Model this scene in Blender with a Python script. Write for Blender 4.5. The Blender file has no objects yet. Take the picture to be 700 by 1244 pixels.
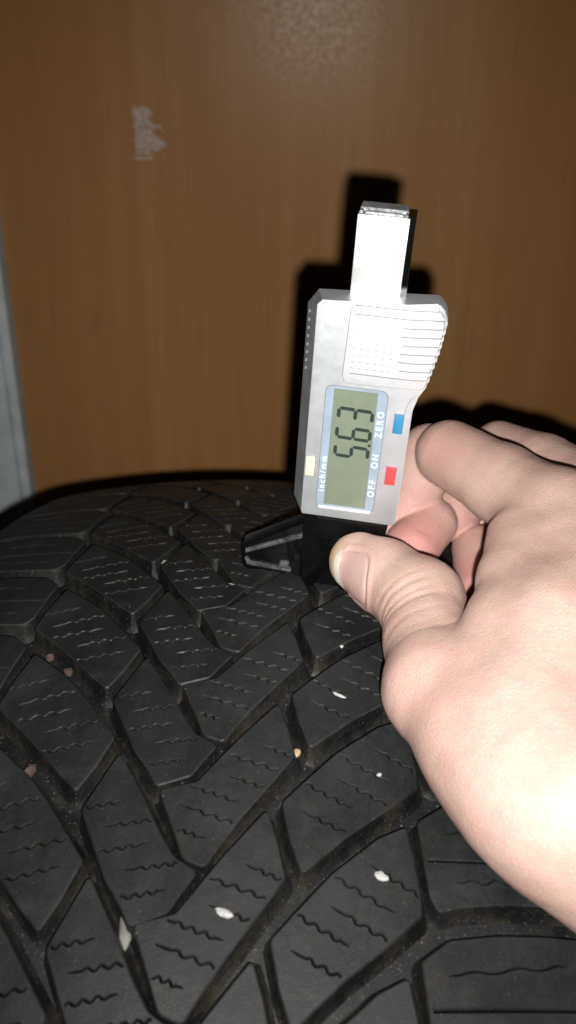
import bpy, bmesh, math, random
import numpy as np
from mathutils import Vector, Matrix
from mathutils.geometry import delaunay_2d_cdt

MM = 0.001
scene = bpy.context.scene
col = scene.collection
random.seed(7)
rng = np.random.default_rng(7)

# ------------------------------------------------------------------ camera
cam_data = bpy.data.cameras.new('camera')
cam = bpy.data.objects.new('camera', cam_data)
col.objects.link(cam)
cam_rot = Matrix([(0.999751, -0.020120, -0.009696), (0.001275, 0.484808, -0.874620), (0.022298, 0.874389, 0.484713)])
cam.matrix_world = Matrix.Translation(Vector((-9.460, -213.415, 797.915)) * MM) @ cam_rot.to_4x4()
cam_data.sensor_fit = 'VERTICAL'
cam_data.sensor_height = 24.0
cam_data.lens = 1077.0 / 1244.0 * 24.0
cam_data.clip_start = 0.01
cam_data.clip_end = 20.0
cam_data.dof.use_dof = True
cam_data.dof.focus_distance = 0.240
cam_data.dof.aperture_fstop = 11.0
scene.camera = cam

# ------------------------------------------------------------------ world: a dark room
world = bpy.data.worlds.new('World')
scene.world = world
world.use_nodes = True
world.node_tree.nodes['Background'].inputs['Color'].default_value = (0.8, 0.85, 1.0, 1)
world.node_tree.nodes['Background'].inputs['Strength'].default_value = 0.004

# ------------------------------------------------------------------ the phone's flash beside the lens
fl = bpy.data.lights.new('camera_flash', 'AREA')
fl.shape = 'DISK'
fl.size = 0.0045
fl.energy = 0.66
fl.spread = math.radians(118)
fl.color = (1.0, 0.98, 0.95)
flash = bpy.data.objects.new('camera_flash', fl)
flash.matrix_world = Matrix.Translation(Vector((-4.036, -216.604, 788.143)) * MM) @ cam_rot.to_4x4()
col.objects.link(flash)

scene.view_settings.view_transform = 'Standard'
scene.view_settings.look = 'None'
scene.view_settings.exposure = 0.0
scene.view_settings.gamma = 1.0
scene.view_settings.use_curve_mapping = False


# ------------------------------------------------------------------ helpers
def tag(o, label=None, cat=None, group=None, kind=None):
    if label: o['label'] = label
    if cat: o['category'] = cat
    if group: o['group'] = group
    if kind: o['kind'] = kind
    return o


def empty(name, matrix):
    o = bpy.data.objects.new(name, None)
    o.empty_display_size = 0.01
    o.matrix_world = matrix
    col.objects.link(o)
    return o


def link(name, me, parent=None, mats=()):
    o = bpy.data.objects.new(name, me)
    col.objects.link(o)
    for m in mats: me.materials.append(m)
    if parent: o.parent = parent
    return o


def from_bm(name, bm, parent=None, mats=(), smooth=None):
    bmesh.ops.recalc_face_normals(bm, faces=bm.faces)
    if smooth is not None:
        for f in bm.faces: f.smooth = True
        for e in bm.edges:
            e.smooth = not (len(e.link_faces) == 2 and e.calc_face_angle(0) > math.radians(smooth))
    me = bpy.data.meshes.new(name)
    bm.to_mesh(me)
    bm.free()
    return link(name, me, parent, mats)


class Nodes:
    def __init__(self, name):
        self.m = bpy.data.materials.new(name)
        self.m.use_nodes = True
        self.t = self.m.node_tree
        self.b = self.t.nodes['Principled BSDF']
        self.out = self.t.nodes['Material Output']
        self.co = None

    def new(self, kind, **kw):
        n = self.t.nodes.new(kind)
        for k, v in kw.items():
            if k.startswith('i_'):
                n.inputs[k[2:].replace('_', ' ')].default_value = v
            else:
                setattr(n, k, v)
        return n

    def lk(self, a, b): self.t.links.new(a, b)

    def coords(self, scale=(1, 1, 1)):
        if self.co is None: self.co = self.new('ShaderNodeTexCoord')
        mp = self.new('ShaderNodeMapping')
        mp.inputs['Scale'].default_value = scale
        self.lk(self.co.outputs['Object'], mp.inputs['Vector'])
        return mp.outputs['Vector']

    def noise(self, scale, detail=4, rough=0.55, vec=None, distort=0.0):
        n = self.new('ShaderNodeTexNoise')
        n.inputs['Scale'].default_value = scale
        n.inputs['Detail'].default_value = detail
        n.inputs['Roughness'].default_value = rough
        n.inputs['Distortion'].default_value = distort
        self.lk(vec if vec else self.coords(), n.inputs['Vector'])
        return n.outputs['Fac']

    def ramp(self, fac, stops):
        r = self.new('ShaderNodeValToRGB')
        el = r.color_ramp.elements
        while len(el) < len(stops): el.new(0.5)
        for e, (p, c) in zip(el, stops):
            e.position = p
            e.color = (*c, 1) if len(c) == 3 else c
        self.lk(fac, r.inputs['Fac'])
        return r.outputs['Color']

    def mix(self, fac, a, b, mode='MIX'):
        n = self.new('ShaderNodeMix', data_type='RGBA', blend_type=mode)
        for s, v in ((0, fac), (6, a), (7, b)):
            if isinstance(v, bpy.types.NodeSocket): self.lk(v, n.inputs[s])
            else: n.inputs[s].default_value = (*v, 1) if isinstance(v, tuple) else v
        return n.outputs[2]

    def bump(self, h, strength=0.3, dist=0.001, prev=None):
        n = self.new('ShaderNodeBump')
        n.inputs['Strength'].default_value = strength
        n.inputs['Distance'].default_value = dist
        self.lk(h, n.inputs['Height'])
        if prev is not None: self.lk(prev, n.inputs['Normal'])
        return n.outputs['Normal']

    def base(self, v):
        s = self.b.inputs['Base Color']
        if isinstance(v, tuple): s.default_value = (*v, 1)
        else: self.lk(v, s)

    def set(self, **kw):
        for k, v in kw.items():
            s = self.b.inputs[k.replace('_', ' ')]
            if isinstance(v, bpy.types.NodeSocket): self.lk(v, s)
            else: s.default_value = v
        return self


def plain(name, color, rough=0.5, metal=0.0, bump=0.0, bscale=900, var=0.12):
    n = Nodes(name)
    f = n.noise(bscale * 0.2, 5)
    lo = tuple(c * (1 - var) for c in color)
    hi = tuple(min(1, c * (1 + var)) for c in color)
    n.base(n.ramp(f, [(0.3, lo), (0.7, hi)]))
    n.set(Roughness=rough, Metallic=metal)
    if bump: n.lk(n.bump(n.noise(bscale, 3), bump, 0.0004), n.b.inputs['Normal'])
    return n.m


# ------------------------------------------------------------------ materials
def mat_rubber(name, tone, dirt, speck, edge=False):
    n = Nodes(name)
    c = n.coords()
    big = n.noise(55, 5, 0.6, c)
    fine = n.noise(900, 4, 0.7, c)
    grit = n.noise(1500, 2, 0.5, c)
    base = n.ramp(big, [(0.3, tuple(t * 0.68 for t in tone)), (0.72, tuple(t * 1.40 for t in tone))])
    base = n.mix(n.ramp(fine, [(0.45, (0, 0, 0)), (0.8, (0.5, 0.5, 0.5))]), base, tuple(t * 1.9 for t in tone))
    # worn, dusty bloom in broad uneven patches and rubbed streaks
    bloom = n.noise(38, 6, 0.72, c, 0.8)
    base = n.mix(n.ramp(bloom, [(0.46, (0, 0, 0)), (0.74, (0.75,) * 3)]), base, tuple(t * 2.0 for t in tone))
    streak = n.noise(260, 4, 0.7, n.coords((1, 0.18, 1)), 0.6)
    base = n.mix(n.ramp(streak, [(0.52, (0, 0, 0)), (0.70, (0.45,) * 3)]), base, tuple(t * 0.45 for t in tone))
    # a film of brown road dirt in patches, and pale grains of dust
    patch = n.noise(120, 6, 0.7, c)
    base = n.mix(n.ramp(patch, [(0.56 - dirt * 0.16, (0, 0, 0)), (0.78, (min(1, dirt),) * 3)]), base, (0.042, 0.034, 0.023))
    base = n.mix(n.ramp(grit, [(0.74 - speck * 0.03, (0, 0, 0)), (0.79, (0.6, 0.6, 0.6))]), base, (0.12, 0.11, 0.095))
    n.base(base)
    n.set(Roughness=n.ramp(bloom, [(0.36, (0.44,) * 3), (0.66, (0.74,) * 3)]))
    n.b.inputs['Specular IOR Level'].default_value = 0.25
    nb = n.bump(n.noise(420, 5, 0.65, c), 0.16, 0.0005)
    nb = n.bump(n.noise(1700, 3, 0.6, c), 0.30, 0.0002, nb)
    n.lk(nb, n.b.inputs['Normal'])
    return n.m


M = {}
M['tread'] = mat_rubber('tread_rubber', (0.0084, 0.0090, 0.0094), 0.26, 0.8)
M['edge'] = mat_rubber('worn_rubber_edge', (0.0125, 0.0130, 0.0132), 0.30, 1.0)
M['wall'] = mat_rubber('shaded_groove_rubber', (0.0040, 0.0043, 0.0045), 0.66, 3.6)  # coloured darker than the tread to deepen the shade in the grooves
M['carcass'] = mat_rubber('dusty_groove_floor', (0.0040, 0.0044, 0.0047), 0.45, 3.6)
M['sipe'] = mat_rubber('shaded_sipe_rubber', (0.0018, 0.0019, 0.0020), 0.0, 0.0)  # blackened so the slits look shaded even when the flash reaches in


def mat_wood():
    n = Nodes('brown_wood_laminate')
    c = n.coords((1, 1, 1))
    lines = n.noise(75, 5, 0.6, n.coords((1, 1, 0.022)), 0.3)
    broad = n.noise(13, 3, 0.5, n.coords((1, 1, 0.10)), 1.2)
    pores = n.noise(420, 2, 0.5, n.coords((1, 1, 0.035)))
    col1 = n.ramp(broad, [(0.25, (0.490, 0.236, 0.078)), (0.52, (0.545, 0.278, 0.098)), (0.8, (0.590, 0.322, 0.124))])
    col2 = n.mix(n.ramp(lines, [(0.35, (0.55,) * 3), (0.65, (0, 0, 0))]), col1, (0.475, 0.226, 0.074))
    col3 = n.mix(n.ramp(pores, [(0.60, (0, 0, 0)), (0.72, (0.45,) * 3)]), col2, (0.33, 0.148, 0.05))
    dark = n.noise(22, 2, 0.5, c)
    col4 = n.mix(n.ramp(dark, [(0.73, (0, 0, 0)), (0.79, (0.15,) * 3)]), col3, (0.17, 0.085, 0.035))
    n.base(col4)
    n.set(Roughness=n.ramp(n.noise(260, 3), [(0.3, (0.30,) * 3), (0.7, (0.44,) * 3)]))
    n.b.inputs['Specular IOR Level'].default_value = 0.36
    nb = n.bump(n.noise(620, 4, 0.65, n.coords((1, 1, 0.6))), 0.08, 0.0005)
    nb = n.bump(n.noise(1200, 2, 0.5), 0.10, 0.0002, nb)
    n.lk(nb, n.b.inputs['Normal'])
    return n.m


M['wood'] = mat_wood()
M['frame'] = plain('blue_grey_frame_paint', (0.78, 0.84, 0.86), 0.45, bump=0.12, bscale=300)
M['wall_paint'] = plain('wall_plaster', (0.45, 0.44, 0.42), 0.9, bump=0.3, bscale=300)
M['floor'] = plain('floor_concrete', (0.14, 0.13, 0.12), 0.85, bump=0.3, bscale=250)
M['residue'] = plain('paper_residue', (0.86, 0.83, 0.79), 0.9, bump=0.4, bscale=1200, var=0.3)


def mat_silver():
    n = Nodes('silver_lacquer')
    f = n.noise(60, 5, 0.6)
    n.base(n.ramp(f, [(0.3, (0.56, 0.585, 0.61)), (0.7, (0.64, 0.665, 0.69))]))
    n.set(Metallic=0.74, Roughness=n.ramp(n.noise(240, 5, 0.7), [(0.35, (0.43,) * 3), (0.68, (0.50,) * 3)]))
    nb = n.bump(n.noise(2600, 2), 0.10, 0.0001)
    nb = n.bump(n.noise(900, 3, 0.7, n.coords((1, 1, 0.05)), 0.5), 0.10, 0.00015, nb)
    n.lk(nb, n.b.inputs['Normal'])
    return n.m


M['silver'] = mat_silver()
M['silver_pad'] = plain('pale_silver_lacquer', (0.66, 0.68, 0.70), 0.46, 0.55, bump=0.06, bscale=1500, var=0.05)
M['flank'] = plain('satin_metal_flank', (0.42, 0.43, 0.45), 0.55, 0.95, bump=0.10, bscale=900, var=0.15)
M['silver_dark'] = plain('silver_lacquer_groove', (0.16, 0.16, 0.17), 0.6, 0.2)
M['steel'] = plain('brushed_steel', (0.70, 0.70, 0.70), 0.42, 0.7, bump=0.05)
M['cap'] = plain('grey_plastic', (0.22, 0.23, 0.24), 0.35, 0.2, bump=0.6, bscale=1600, var=0.4)
M['cap_light'] = plain('pale_grey_plastic', (0.42, 0.43, 0.44), 0.45, 0.2, bump=0.8, bscale=1600, var=0.4)
M['black'] = plain('black_plastic', (0.0022, 0.0023, 0.0025), 0.16, bump=0.05, bscale=700)
M['black_rough'] = plain('glint_black_plastic', (0.055, 0.056, 0.058), 0.35, bump=1.0, bscale=1500, var=0.7)  # lighter black, putting the glint of the wing ribs into the colour
M['black_matt'] = plain('matt_black_plastic', (0.004, 0.004, 0.0045), 0.4)
M['window'] = plain('blue_grey_window_print', (0.25, 0.295, 0.36), 0.35, 0.0)
M['lcd'] = plain('green_grey_display', (0.150, 0.168, 0.123), 0.55, bump=0.05, var=0.06)
M['ink'] = plain('display_segment', (0.016, 0.024, 0.020), 0.5)
M['faint_ink'] = plain('faint_display_segment', (0.13, 0.155, 0.08), 0.5)
M['print'] = plain('white_print', (0.80, 0.83, 0.86), 0.5)
M['bevel'] = plain('window_rim_glare', (0.78, 0.82, 0.86), 0.15, 0.3, bump=1.0, bscale=900)  # pale colour stands in for the glare on the rim
M['yellow'] = plain('pale_yellow_button', (0.66, 0.66, 0.36), 0.4, var=0.05)
M['red'] = plain('red_button', (0.60, 0.045, 0.050), 0.4, var=0.05)
M['blue'] = plain('blue_button', (0.022, 0.16, 0.30), 0.4, var=0.05)
M['stone'] = plain('pale_stone', (0.32, 0.32, 0.305), 0.8, bump=0.8, bscale=1500, var=0.3)
M['stone_grey'] = plain('grey_stone', (0.26, 0.265, 0.25), 0.8, bump=0.8, bscale=1500, var=0.3)
M['stone_chalk'] = plain('chalky_stone', (0.095, 0.092, 0.083), 0.9, bump=1.0, bscale=900, var=0.6)
M['stone_tan'] = plain('tan_stone', (0.34, 0.24, 0.15), 0.85, bump=0.8, bscale=1500, var=0.3)
M['stone_red'] = plain('reddish_brown_stone', (0.052, 0.031, 0.023), 0.85, bump=0.8, bscale=1500, var=0.3)


def mat_glass():
    n = Nodes('clear_display_glass')
    tr = n.new('ShaderNodeBsdfTransparent')
    tr.inputs['Color'].default_value = (0.97, 0.98, 0.98, 1)
    gl = n.new('ShaderNodeBsdfGlossy')
    gl.inputs['Roughness'].default_value = 0.12
    fr = n.new('ShaderNodeFresnel')
    fr.inputs['IOR'].default_value = 1.4
    mx = n.new('ShaderNodeMixShader')
    n.lk(fr.outputs[0], mx.inputs[0]); n.lk(tr.outputs[0], mx.inputs[1]); n.lk(gl.outputs[0], mx.inputs[2])
    n.lk(mx.outputs[0], n.out.inputs['Surface'])
    return n.m


M['glass'] = mat_glass()


def mat_skin():
    n = Nodes('skin')
    c = n.coords()
    at = n.new('ShaderNodeAttribute', attribute_name='flush')
    pale = n.new('ShaderNodeAttribute', attribute_name='pale')
    blot = n.noise(95, 5, 0.6, c)
    mott = n.noise(420, 4, 0.6, c)
    base = n.ramp(blot, [(0.28, (0.385, 0.244, 0.204)), (0.50, (0.418, 0.282, 0.240)), (0.72, (0.446, 0.314, 0.272))])
    base = n.mix(n.ramp(mott, [(0.42, (0, 0, 0)), (0.72, (0.6,) * 3)]), base, (0.43, 0.244, 0.205))
    pores = n.noise(1500, 3, 0.7, c)
    base = n.mix(n.ramp(pores, [(0.58, (0, 0, 0)), (0.74, (0.55,) * 3)]), base, (0.36, 0.212, 0.172))
    base = n.mix(at.outputs['Fac'], base, (0.43, 0.185, 0.165))
    base = n.mix(pale.outputs['Fac'], base, (0.53, 0.41, 0.21))
    n.base(base)
    n.set(Roughness=n.ramp(n.noise(600, 3), [(0.3, (0.44,) * 3), (0.7, (0.58,) * 3)]))
    n.b.inputs['Specular IOR Level'].default_value = 0.32
    n.b.inputs['Subsurface Weight'].default_value = 0.18
    n.b.inputs['Subsurface Radius'].default_value = (1.0, 0.35, 0.2)
    n.b.inputs['Subsurface Scale'].default_value = 0.0016
    v = n.new('ShaderNodeTexVoronoi', feature='DISTANCE_TO_EDGE')
    v.inputs['Scale'].default_value = 1050
    wv = n.new('ShaderNodeVectorMath', operation='ADD')
    wn = n.new('ShaderNodeTexNoise'); wn.inputs['Scale'].default_value = 260
    n.lk(c, wn.inputs['Vector'])
    sc = n.new('ShaderNodeVectorMath', operation='SCALE'); sc.inputs['Scale'].default_value = 0.0016
    n.lk(wn.outputs['Color'], sc.inputs[0])
    n.lk(c, wv.inputs[0]); n.lk(sc.outputs[0], wv.inputs[1])
    n.lk(wv.outputs[0], v.inputs['Vector'])
    lines = n.ramp(v.outputs['Distance'], [(0.0, (0, 0, 0)), (0.14, (1, 1, 1))])
    nb = n.bump(lines, 0.42, 0.00018)
    nb = n.bump(n.noise(300, 4, 0.6, c), 0.13, 0.0005, nb)
    n.lk(nb, n.b.inputs['Normal'])
    return n.m


M['skin'] = mat_skin()


def mat_nail():
    n = Nodes('nail')
    f = n.noise(160, 3)
    n.base(n.ramp(f, [(0.3, (0.66, 0.46, 0.42)), (0.7, (0.70, 0.50, 0.46))]))
    n.set(Roughness=0.33)
    n.lk(n.bump(n.noise(500, 3), 0.08, 0.0003), n.b.inputs['Normal'])
    return n.m


M['nail'] = mat_nail()
M['nail_edge'] = plain('nail_free_edge', (0.74, 0.71, 0.64), 0.4)

# ------------------------------------------------------------------ room behind: floor, wall, door, frame
DY = 476.59
FX = -226.87


def box_bm(x0, x1, y0, y1, z0, z1, bevel=0.0, seg=2, bm=None):
    b = bm or bmesh.new()
    vs = [b.verts.new((x * MM, y * MM, z * MM)) for z in (z0, z1) for x, y in ((x0, y0), (x1, y0), (x1, y1), (x0, y1))]
    fs = [b.faces.new([vs[i] for i in f]) for f in ((3, 2, 1, 0), (4, 5, 6, 7), (0, 1, 5, 4), (1, 2, 6, 5), (2, 3, 7, 6), (3, 0, 4, 7))]
    if bevel:
        es = list({e for f in fs for e in f.edges})
        bmesh.ops.bevel(b, geom=es, offset=bevel * MM, segments=seg, affect='EDGES', profile=0.6)
    return b


bm = bmesh.new()
for v in ((-3, -3), (3, -3), (3, 3), (-3, 3)): bm.verts.new((v[0], v[1], 0))
bm.faces.new(bm.verts)
tag(from_bm('floor', bm, None, (M['floor'],)), kind='structure')

bm = box_bm(-2500, FX - 92, DY - 6, DY + 120, 1, 2600)
tag(from_bm('wall', bm, None, (M['wall_paint'],)), kind='structure')

# the door stands a hand's breadth from the tyre, swung back by a couple of degrees on its frame side
door = empty('wooden_door', Matrix.Translation((FX * MM, DY * MM, 0.006)) @ Matrix.Rotation(math.radians(2.4), 4, 'Z'))
tag(door, 'plain brown wood laminate door standing behind the tyre', 'door')
bm = box_bm(3.0, 900, 0, 40, 0, 2020, 1.2)
from_bm('door_panel', bm, door, (M['wood'],), 40)

# torn paper left where a sticker was peeled off: separate ragged flakes
sx, sz = Vector((-111.962, 476.585, 721.889))[0] - FX, Vector((-111.962, 476.585, 721.889))[2] - 6
bm = bmesh.new()
rows = [(-22.0, -10.5, 2.5, 1.0), (-19.2, -10.5, 3.0, .8)]
for iz in range(-22, 24):
    for ix in range(-14, 19):
        z, x = iz * 1.0, ix * 1.0
        inside = (-19 < z < 14 and -7.5 < x < 4 + 2 * math.sin(z * .9)) or (-15 < z < 1 and 3 <= x < 15 - abs(z + 9) * .9) \
            or (13 <= z < 23 and -9 < x < 6 - abs(z - 17) * .5) or (-24 < z < -20 and -10 < x < 5) or (4 < z < 8 and 3 < x < 12)
        p = 0.95 if inside else 0.03 * (abs(x) < 14 and abs(z) < 25)
        if random.random() < p:
            w, h = random.uniform(.25, .72), random.uniform(.35, 1.0)
            cx, cz = x + random.uniform(-.4, .4), z + random.uniform(-.4, .4)
            k = random.randint(4, 6)
            a0 = random.random() * 6
            ring = [(cx + w * math.cos(a0 + i * 6.283 / k) * random.uniform(.6, 1.1), cz + h * math.sin(a0 + i * 6.283 / k) * random.uniform(.6, 1.1)) for i in range(k)]
            t = random.uniform(.10, .28)
            lo = [bm.verts.new(((sx + a) * MM, 0.00002, (sz + 2 + b * .78) * MM)) for a, b in ring]
            hi = [bm.verts.new(((sx + a * .97 + cx * .03) * MM, -t * MM, (sz + 2 + (b * .97 + cz * .03) * .78) * MM)) for a, b in ring]
            bm.faces.new(hi)
            for i in range(k): bm.faces.new([lo[i], lo[(i + 1) % k], hi[(i + 1) % k], hi[i]])
o = from_bm('sticker_residue', bm, door, (M['residue'],))
o['label'] = 'pale torn sticker residue on the brown door'
o['kind'] = 'stuff'

frame = empty('door_frame', Matrix.Translation(((FX - 45) * MM, DY * MM, 0.002)))
tag(frame, 'blue grey painted door frame at the left edge of the door', 'door frame')
bm = box_bm(-45, 36.5, -9, 60, 0, 2100, 2.0, 3)
from_bm('jamb', bm, frame, (M['frame'],), 40)
bm = box_bm(37.0, 44.8, -5.5, 60, 0, 2100, 2.2, 3)
from_bm('stop_bead', bm, frame, (M['frame'],), 40)

# ------------------------------------------------------------------ tyre
R = 325.0
CROWN = 389.24
TYM = Matrix.Translation(Vector((-21.588, 0.000, 324.568)) * MM) @ Matrix([(0.997243, 0.073712, -0.008517), (-0.073375, 0.996697, 0.034808), (0.011055, -0.034087, 0.999358)]).to_4x4()
tyre = empty('tyre', TYM)
tag(tyre, 'worn black winter tyre standing upright, directional tread with wavy sipes facing the camera', 'tyre')


def rad(v):
    return R - v * v / (2 * CROWN) - 0.020 * max(0.0, abs(v) - 84) ** 2


def on_tyre(v, u, h=0.0):
    a = u / R
    r = rad(v) + h
    return Vector((v, r * math.sin(a), r * math.cos(a))) * MM


GROOVE = 6.0
prof = []
for v in np.linspace(-93, 93, 40): prof.append((v, rad(v) - GROOVE))
side = [(97, R - 22), (102.5, R - 34), (106.5, R - 52), (107.5, R - 66), (105, R - 82), (99, R - 96), (93, R - 105), (91, R - 113), (82, R - 114), (80, R - 108), (88, R - 98), (95, R - 80), (97, R - 62), (92, R - 38), (80, R - 24), (50, R - 19), (0, R - 17)]
prof = prof + side + [(-v, r) for v, r in reversed(side[:-1])]
NS = 300
bm = bmesh.new()
rings = []
for i in range(NS):
    a = 2 * math.pi * i / NS
    rings.append([bm.verts.new((v * MM, r * math.sin(a) * MM, r * math.cos(a) * MM)) for v, r in prof])
for i in range(NS):
    A, B = rings[i], rings[(i + 1) % NS]
    for j in range(len(prof)):
        k = (j + 1) % len(prof)
        bm.faces.new([A[j], A[k], B[k], B[j]])
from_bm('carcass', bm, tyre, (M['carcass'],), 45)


def offset(poly, d):
    """move every corner of a counter-clockwise outline outwards by d"""
    out = []
    n = len(poly)
    for i in range(n):
        p0, p1, p2 = (np.array(poly[(i + k) % n]) for k in (-1, 0, 1))
        e1 = p1 - p0; e2 = p2 - p1
        n1 = np.array([e1[1], -e1[0]]) / (np.hypot(*e1) + 1e-9)
        n2 = np.array([e2[1], -e2[0]]) / (np.hypot(*e2) + 1e-9)
        m = n1 + n2
        m = m / max(0.5, (m @ m) / 2)
        out.append(tuple(p1 + m * d))
    return out


def soften(poly, cut, step):
    """cut the corners and add points along the sides"""
    pts = []
    n = len(poly)
    for i in range(n):
        p0, p1, p2 = (np.array(poly[(i + k) % n], float) for k in (-1, 0, 1))
        for q, s in ((p0, -1), (p2, 1)):
            d = q - p1
            L = np.hypot(*d)
            c = min(cut, L * .3)
            pts.append(p1 + d / L * c)
    out = []
    for i in range(len(pts)):
        a, b = pts[i], pts[(i + 1) % len(pts)]
        k = max(1, int(np.hypot(*(b - a)) / step + .5))
        for j in range(k): out.append(tuple(a + (b - a) * j / k))
    return out


def sdist(p, poly):
    """signed distance, positive inside"""
    x, y = p
    best = 1e9
    ins = False
    n = len(poly)
    for i in range(n):
        x1, y1 = poly[i]; x2, y2 = poly[(i + 1) % n]
        dx, dy = x2 - x1, y2 - y1
        t = max(0, min(1, ((x - x1) * dx + (y - y1) * dy) / (dx * dx + dy * dy + 1e-12)))
        best = min(best, math.hypot(x - x1 - t * dx, y - y1 - t * dy))
        if (y1 > y) != (y2 > y) and x < (x2 - x1) * (y - y1) / (y2 - y1) + x1: ins = not ins
    return best if ins else -best


def area(poly):
    return .5 * sum(a[0] * b[1] - b[0] * a[1] for a, b in zip(poly, poly[1:] + poly[:1]))


def wavy(a, b, waves=3.1, amp=0.46, lead=0.22, width=0.76):
    """outline of one zig-zag sipe from a to b"""
    a, b = np.array(a, float), np.array(b, float)
    d = b - a
    L = np.hypot(*d)
    t = d / L
    nrm = np.array([-t[1], t[0]])
    N = max(10, int(L / 0.55))
    mid = []
    for i in range(N + 1):
        s = i / N
        w = 0 if (s < lead or s > 1 - lead * .6) else math.sin((s - lead) / (1 - lead * 1.6) * waves * 2 * math.pi)
        w = math.copysign(abs(w) ** .8, w)
        mid.append(a + d * s + nrm * amp * w)
    L1, L2 = [], []
    for i, m in enumerate(mid):
        q = mid[min(i + 1, N)] - mid[max(i - 1, 0)]
        nn = np.array([-q[1], q[0]]) / np.hypot(*q)
        h = width / 2 * (0.45 + 0.55 * min(1, min(i, N - i) / 2.5))
        L1.append(m + nn * h); L2.append(m - nn * h)
    return mid, L1, L2


def tread_mesh(name, poly, sipes, sdepth=2.6):
    poly = [tuple(p) for p in poly]
    if area(poly) < 0: poly.reverse()
    out = offset(soften(poly, 0.45, 2.6), 0.38)
    inner = offset(out, -0.34)
    inner = [p for p in inner if sdist(p, out) > 0.14]
    foots = [(offset(out, 0.45), -3.6), (offset(out, 0.85), -5.1), (offset(out, 1.65), -GROOVE - .02)]
    bm = bmesh.new()

    def vert(p, h): return bm.verts.new(on_tyre(p[0], p[1], h))
    r1 = [vert(p, -0.34 - .12 * random.random()) for p in out]
    n = len(out)
    above = r1
    for fp, fh in foots:                          # concave wall running out into the groove
        r0 = [vert(p, fh) for p in fp]
        for i in range(n):
            f = bm.faces.new([r0[i], r0[(i + 1) % n], above[(i + 1) % n], above[i]])
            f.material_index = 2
        above = r0
    # flat top with the sipes cut into it
    pts = [Vector(p) for p in inner]
    faces = [list(range(len(inner)))]
    lines = []
    far_side = {}
    for s in sipes:
        a_, b_ = np.array(s[0], float), np.array(s[1], float)
        t_ = (b_ - a_) / np.hypot(*(b_ - a_))
        if sdist(tuple(a_), out) < 2.6: a_ = a_ - t_ * 3.0          # open ends run out at the block's edge
        if sdist(tuple(b_), out) < 2.6: b_ = b_ + t_ * 3.0
        mid, L1, L2 = wavy(a_, b_, **(s[2] if len(s) > 2 else {}))
        keep = [i for i, m in enumerate(mid) if sdist(L1[i], inner) > .06 and sdist(L2[i], inner) > .06]
        if len(keep) < 4: continue
        ring = [L1[i] for i in keep] + [L2[i] for i in reversed(keep)]
        if area([tuple(q) for q in ring]) < 0: ring.reverse()
        lines.append([mid[i] for i in keep])
        up, dn = (L1, L2) if sum(q[1] for q in L1) > sum(q[1] for q in L2) else (L2, L1)
        for i in keep:
            q = dn[i] - up[i]
            far_side[(round(float(up[i][0]), 3), round(float(up[i][1]), 3))] = q
        faces.append(list(range(len(pts), len(pts) + len(ring))))
        pts += [Vector(tuple(q)) for q in ring]
    xs = [p[0] for p in inner]; ys = [p[1] for p in inner]
    gx = min(xs)
    while gx < max(xs):
        gy = min(ys)
        while gy < max(ys):
            p = (gx + random.uniform(-.4, .4), gy + random.uniform(-.4, .4))
            if sdist(p, inner) > 1.2 and all(math.hypot(p[0] - q[0], p[1] - q[1]) > 1.1 for l in lines for q in l):
                pts.append(Vector(p))
            gy += 3.6
        gx += 3.6
    V, E, F, ov, oe, of = delaunay_2d_cdt(pts, [], faces, 1, 1e-5)
    top = [vert(p, 0.0) for p in V]
    low = {}

    def lowv(i):
        if i not in low:
            q = far_side.get((round(V[i][0], 3), round(V[i][1], 3)))
            if q is None: low[i] = vert(V[i], -sdepth)
            else: low[i] = vert((V[i][0] + q[0] * .36, V[i][1] + q[1] * .36), -.34)      # worn, rounded far lip
        return low[i]
    kind = {}
    for f, o in zip(F, of):
        s = any(k > 0 for k in o)
        for i in range(3):
            a, b = f[i], f[(i + 1) % 3]
            kind.setdefault(frozenset((a, b)), []).append((s, a, b))
        if s:
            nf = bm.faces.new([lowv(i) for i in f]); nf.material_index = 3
        else:
            nf = bm.faces.new([top[i] for i in f]); nf.material_index = 0
    for e in kind.values():
        if len(e) == 2 and e[0][0] != e[1][0]:
            s, a, b = e[0] if not e[0][0] else e[1]
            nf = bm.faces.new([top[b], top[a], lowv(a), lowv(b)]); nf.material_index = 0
    # join the rim of the flat top to the outer edge with a worn chamfer
    rim = [(a, b) for e in kind.values() if len(e) == 1 for (s, a, b) in e]
    nxt = dict(rim)
    start = rim[0][0]
    loop = [start]
    while nxt[loop[-1]] != start: loop.append(nxt[loop[-1]])
    # walk both loops together
    P1 = [np.array(p) for p in out]
    P2 = [np.array(V[i]) for i in loop]
    j0 = min(range(n), key=lambda j: np.hypot(*(P1[j] - P2[0])))
    i, j = 0, 0
    m = len(loop)
    while i < m or j < n:
        a, b = P2[i % m], P1[(j0 + j) % n]
        da = np.hypot(*(P2[(i + 1) % m] - b)) if i < m else 1e9
        db = np.hypot(*(P1[(j0 + j + 1) % n] - a)) if j < n else 1e9
        if da < db:
            nf = bm.faces.new([r1[(j0 + j) % n], top[loop[(i + 1) % m]], top[loop[i % m]]]); i += 1
        else:
            nf = bm.faces.new([r1[(j0 + j) % n], r1[(j0 + j + 1) % n], top[loop[i % m]]]); j += 1
        nf.material_index = 1
    for v in [v for v in bm.verts if not v.link_faces]: bm.verts.remove(v)
    for f in bm.faces: f.normal_update()
    for f in bm.faces: f.smooth = True
    for e in bm.edges:
        e.smooth = not (len(e.link_faces) == 2 and e.calc_face_angle(0) > math.radians(40 if all(f.material_index == 2 for f in e.link_faces) else 28))
    me = bpy.data.meshes.new(name)
    bm.to_mesh(me)
    bm.free()
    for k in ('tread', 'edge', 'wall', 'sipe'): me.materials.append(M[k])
    return me


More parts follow.
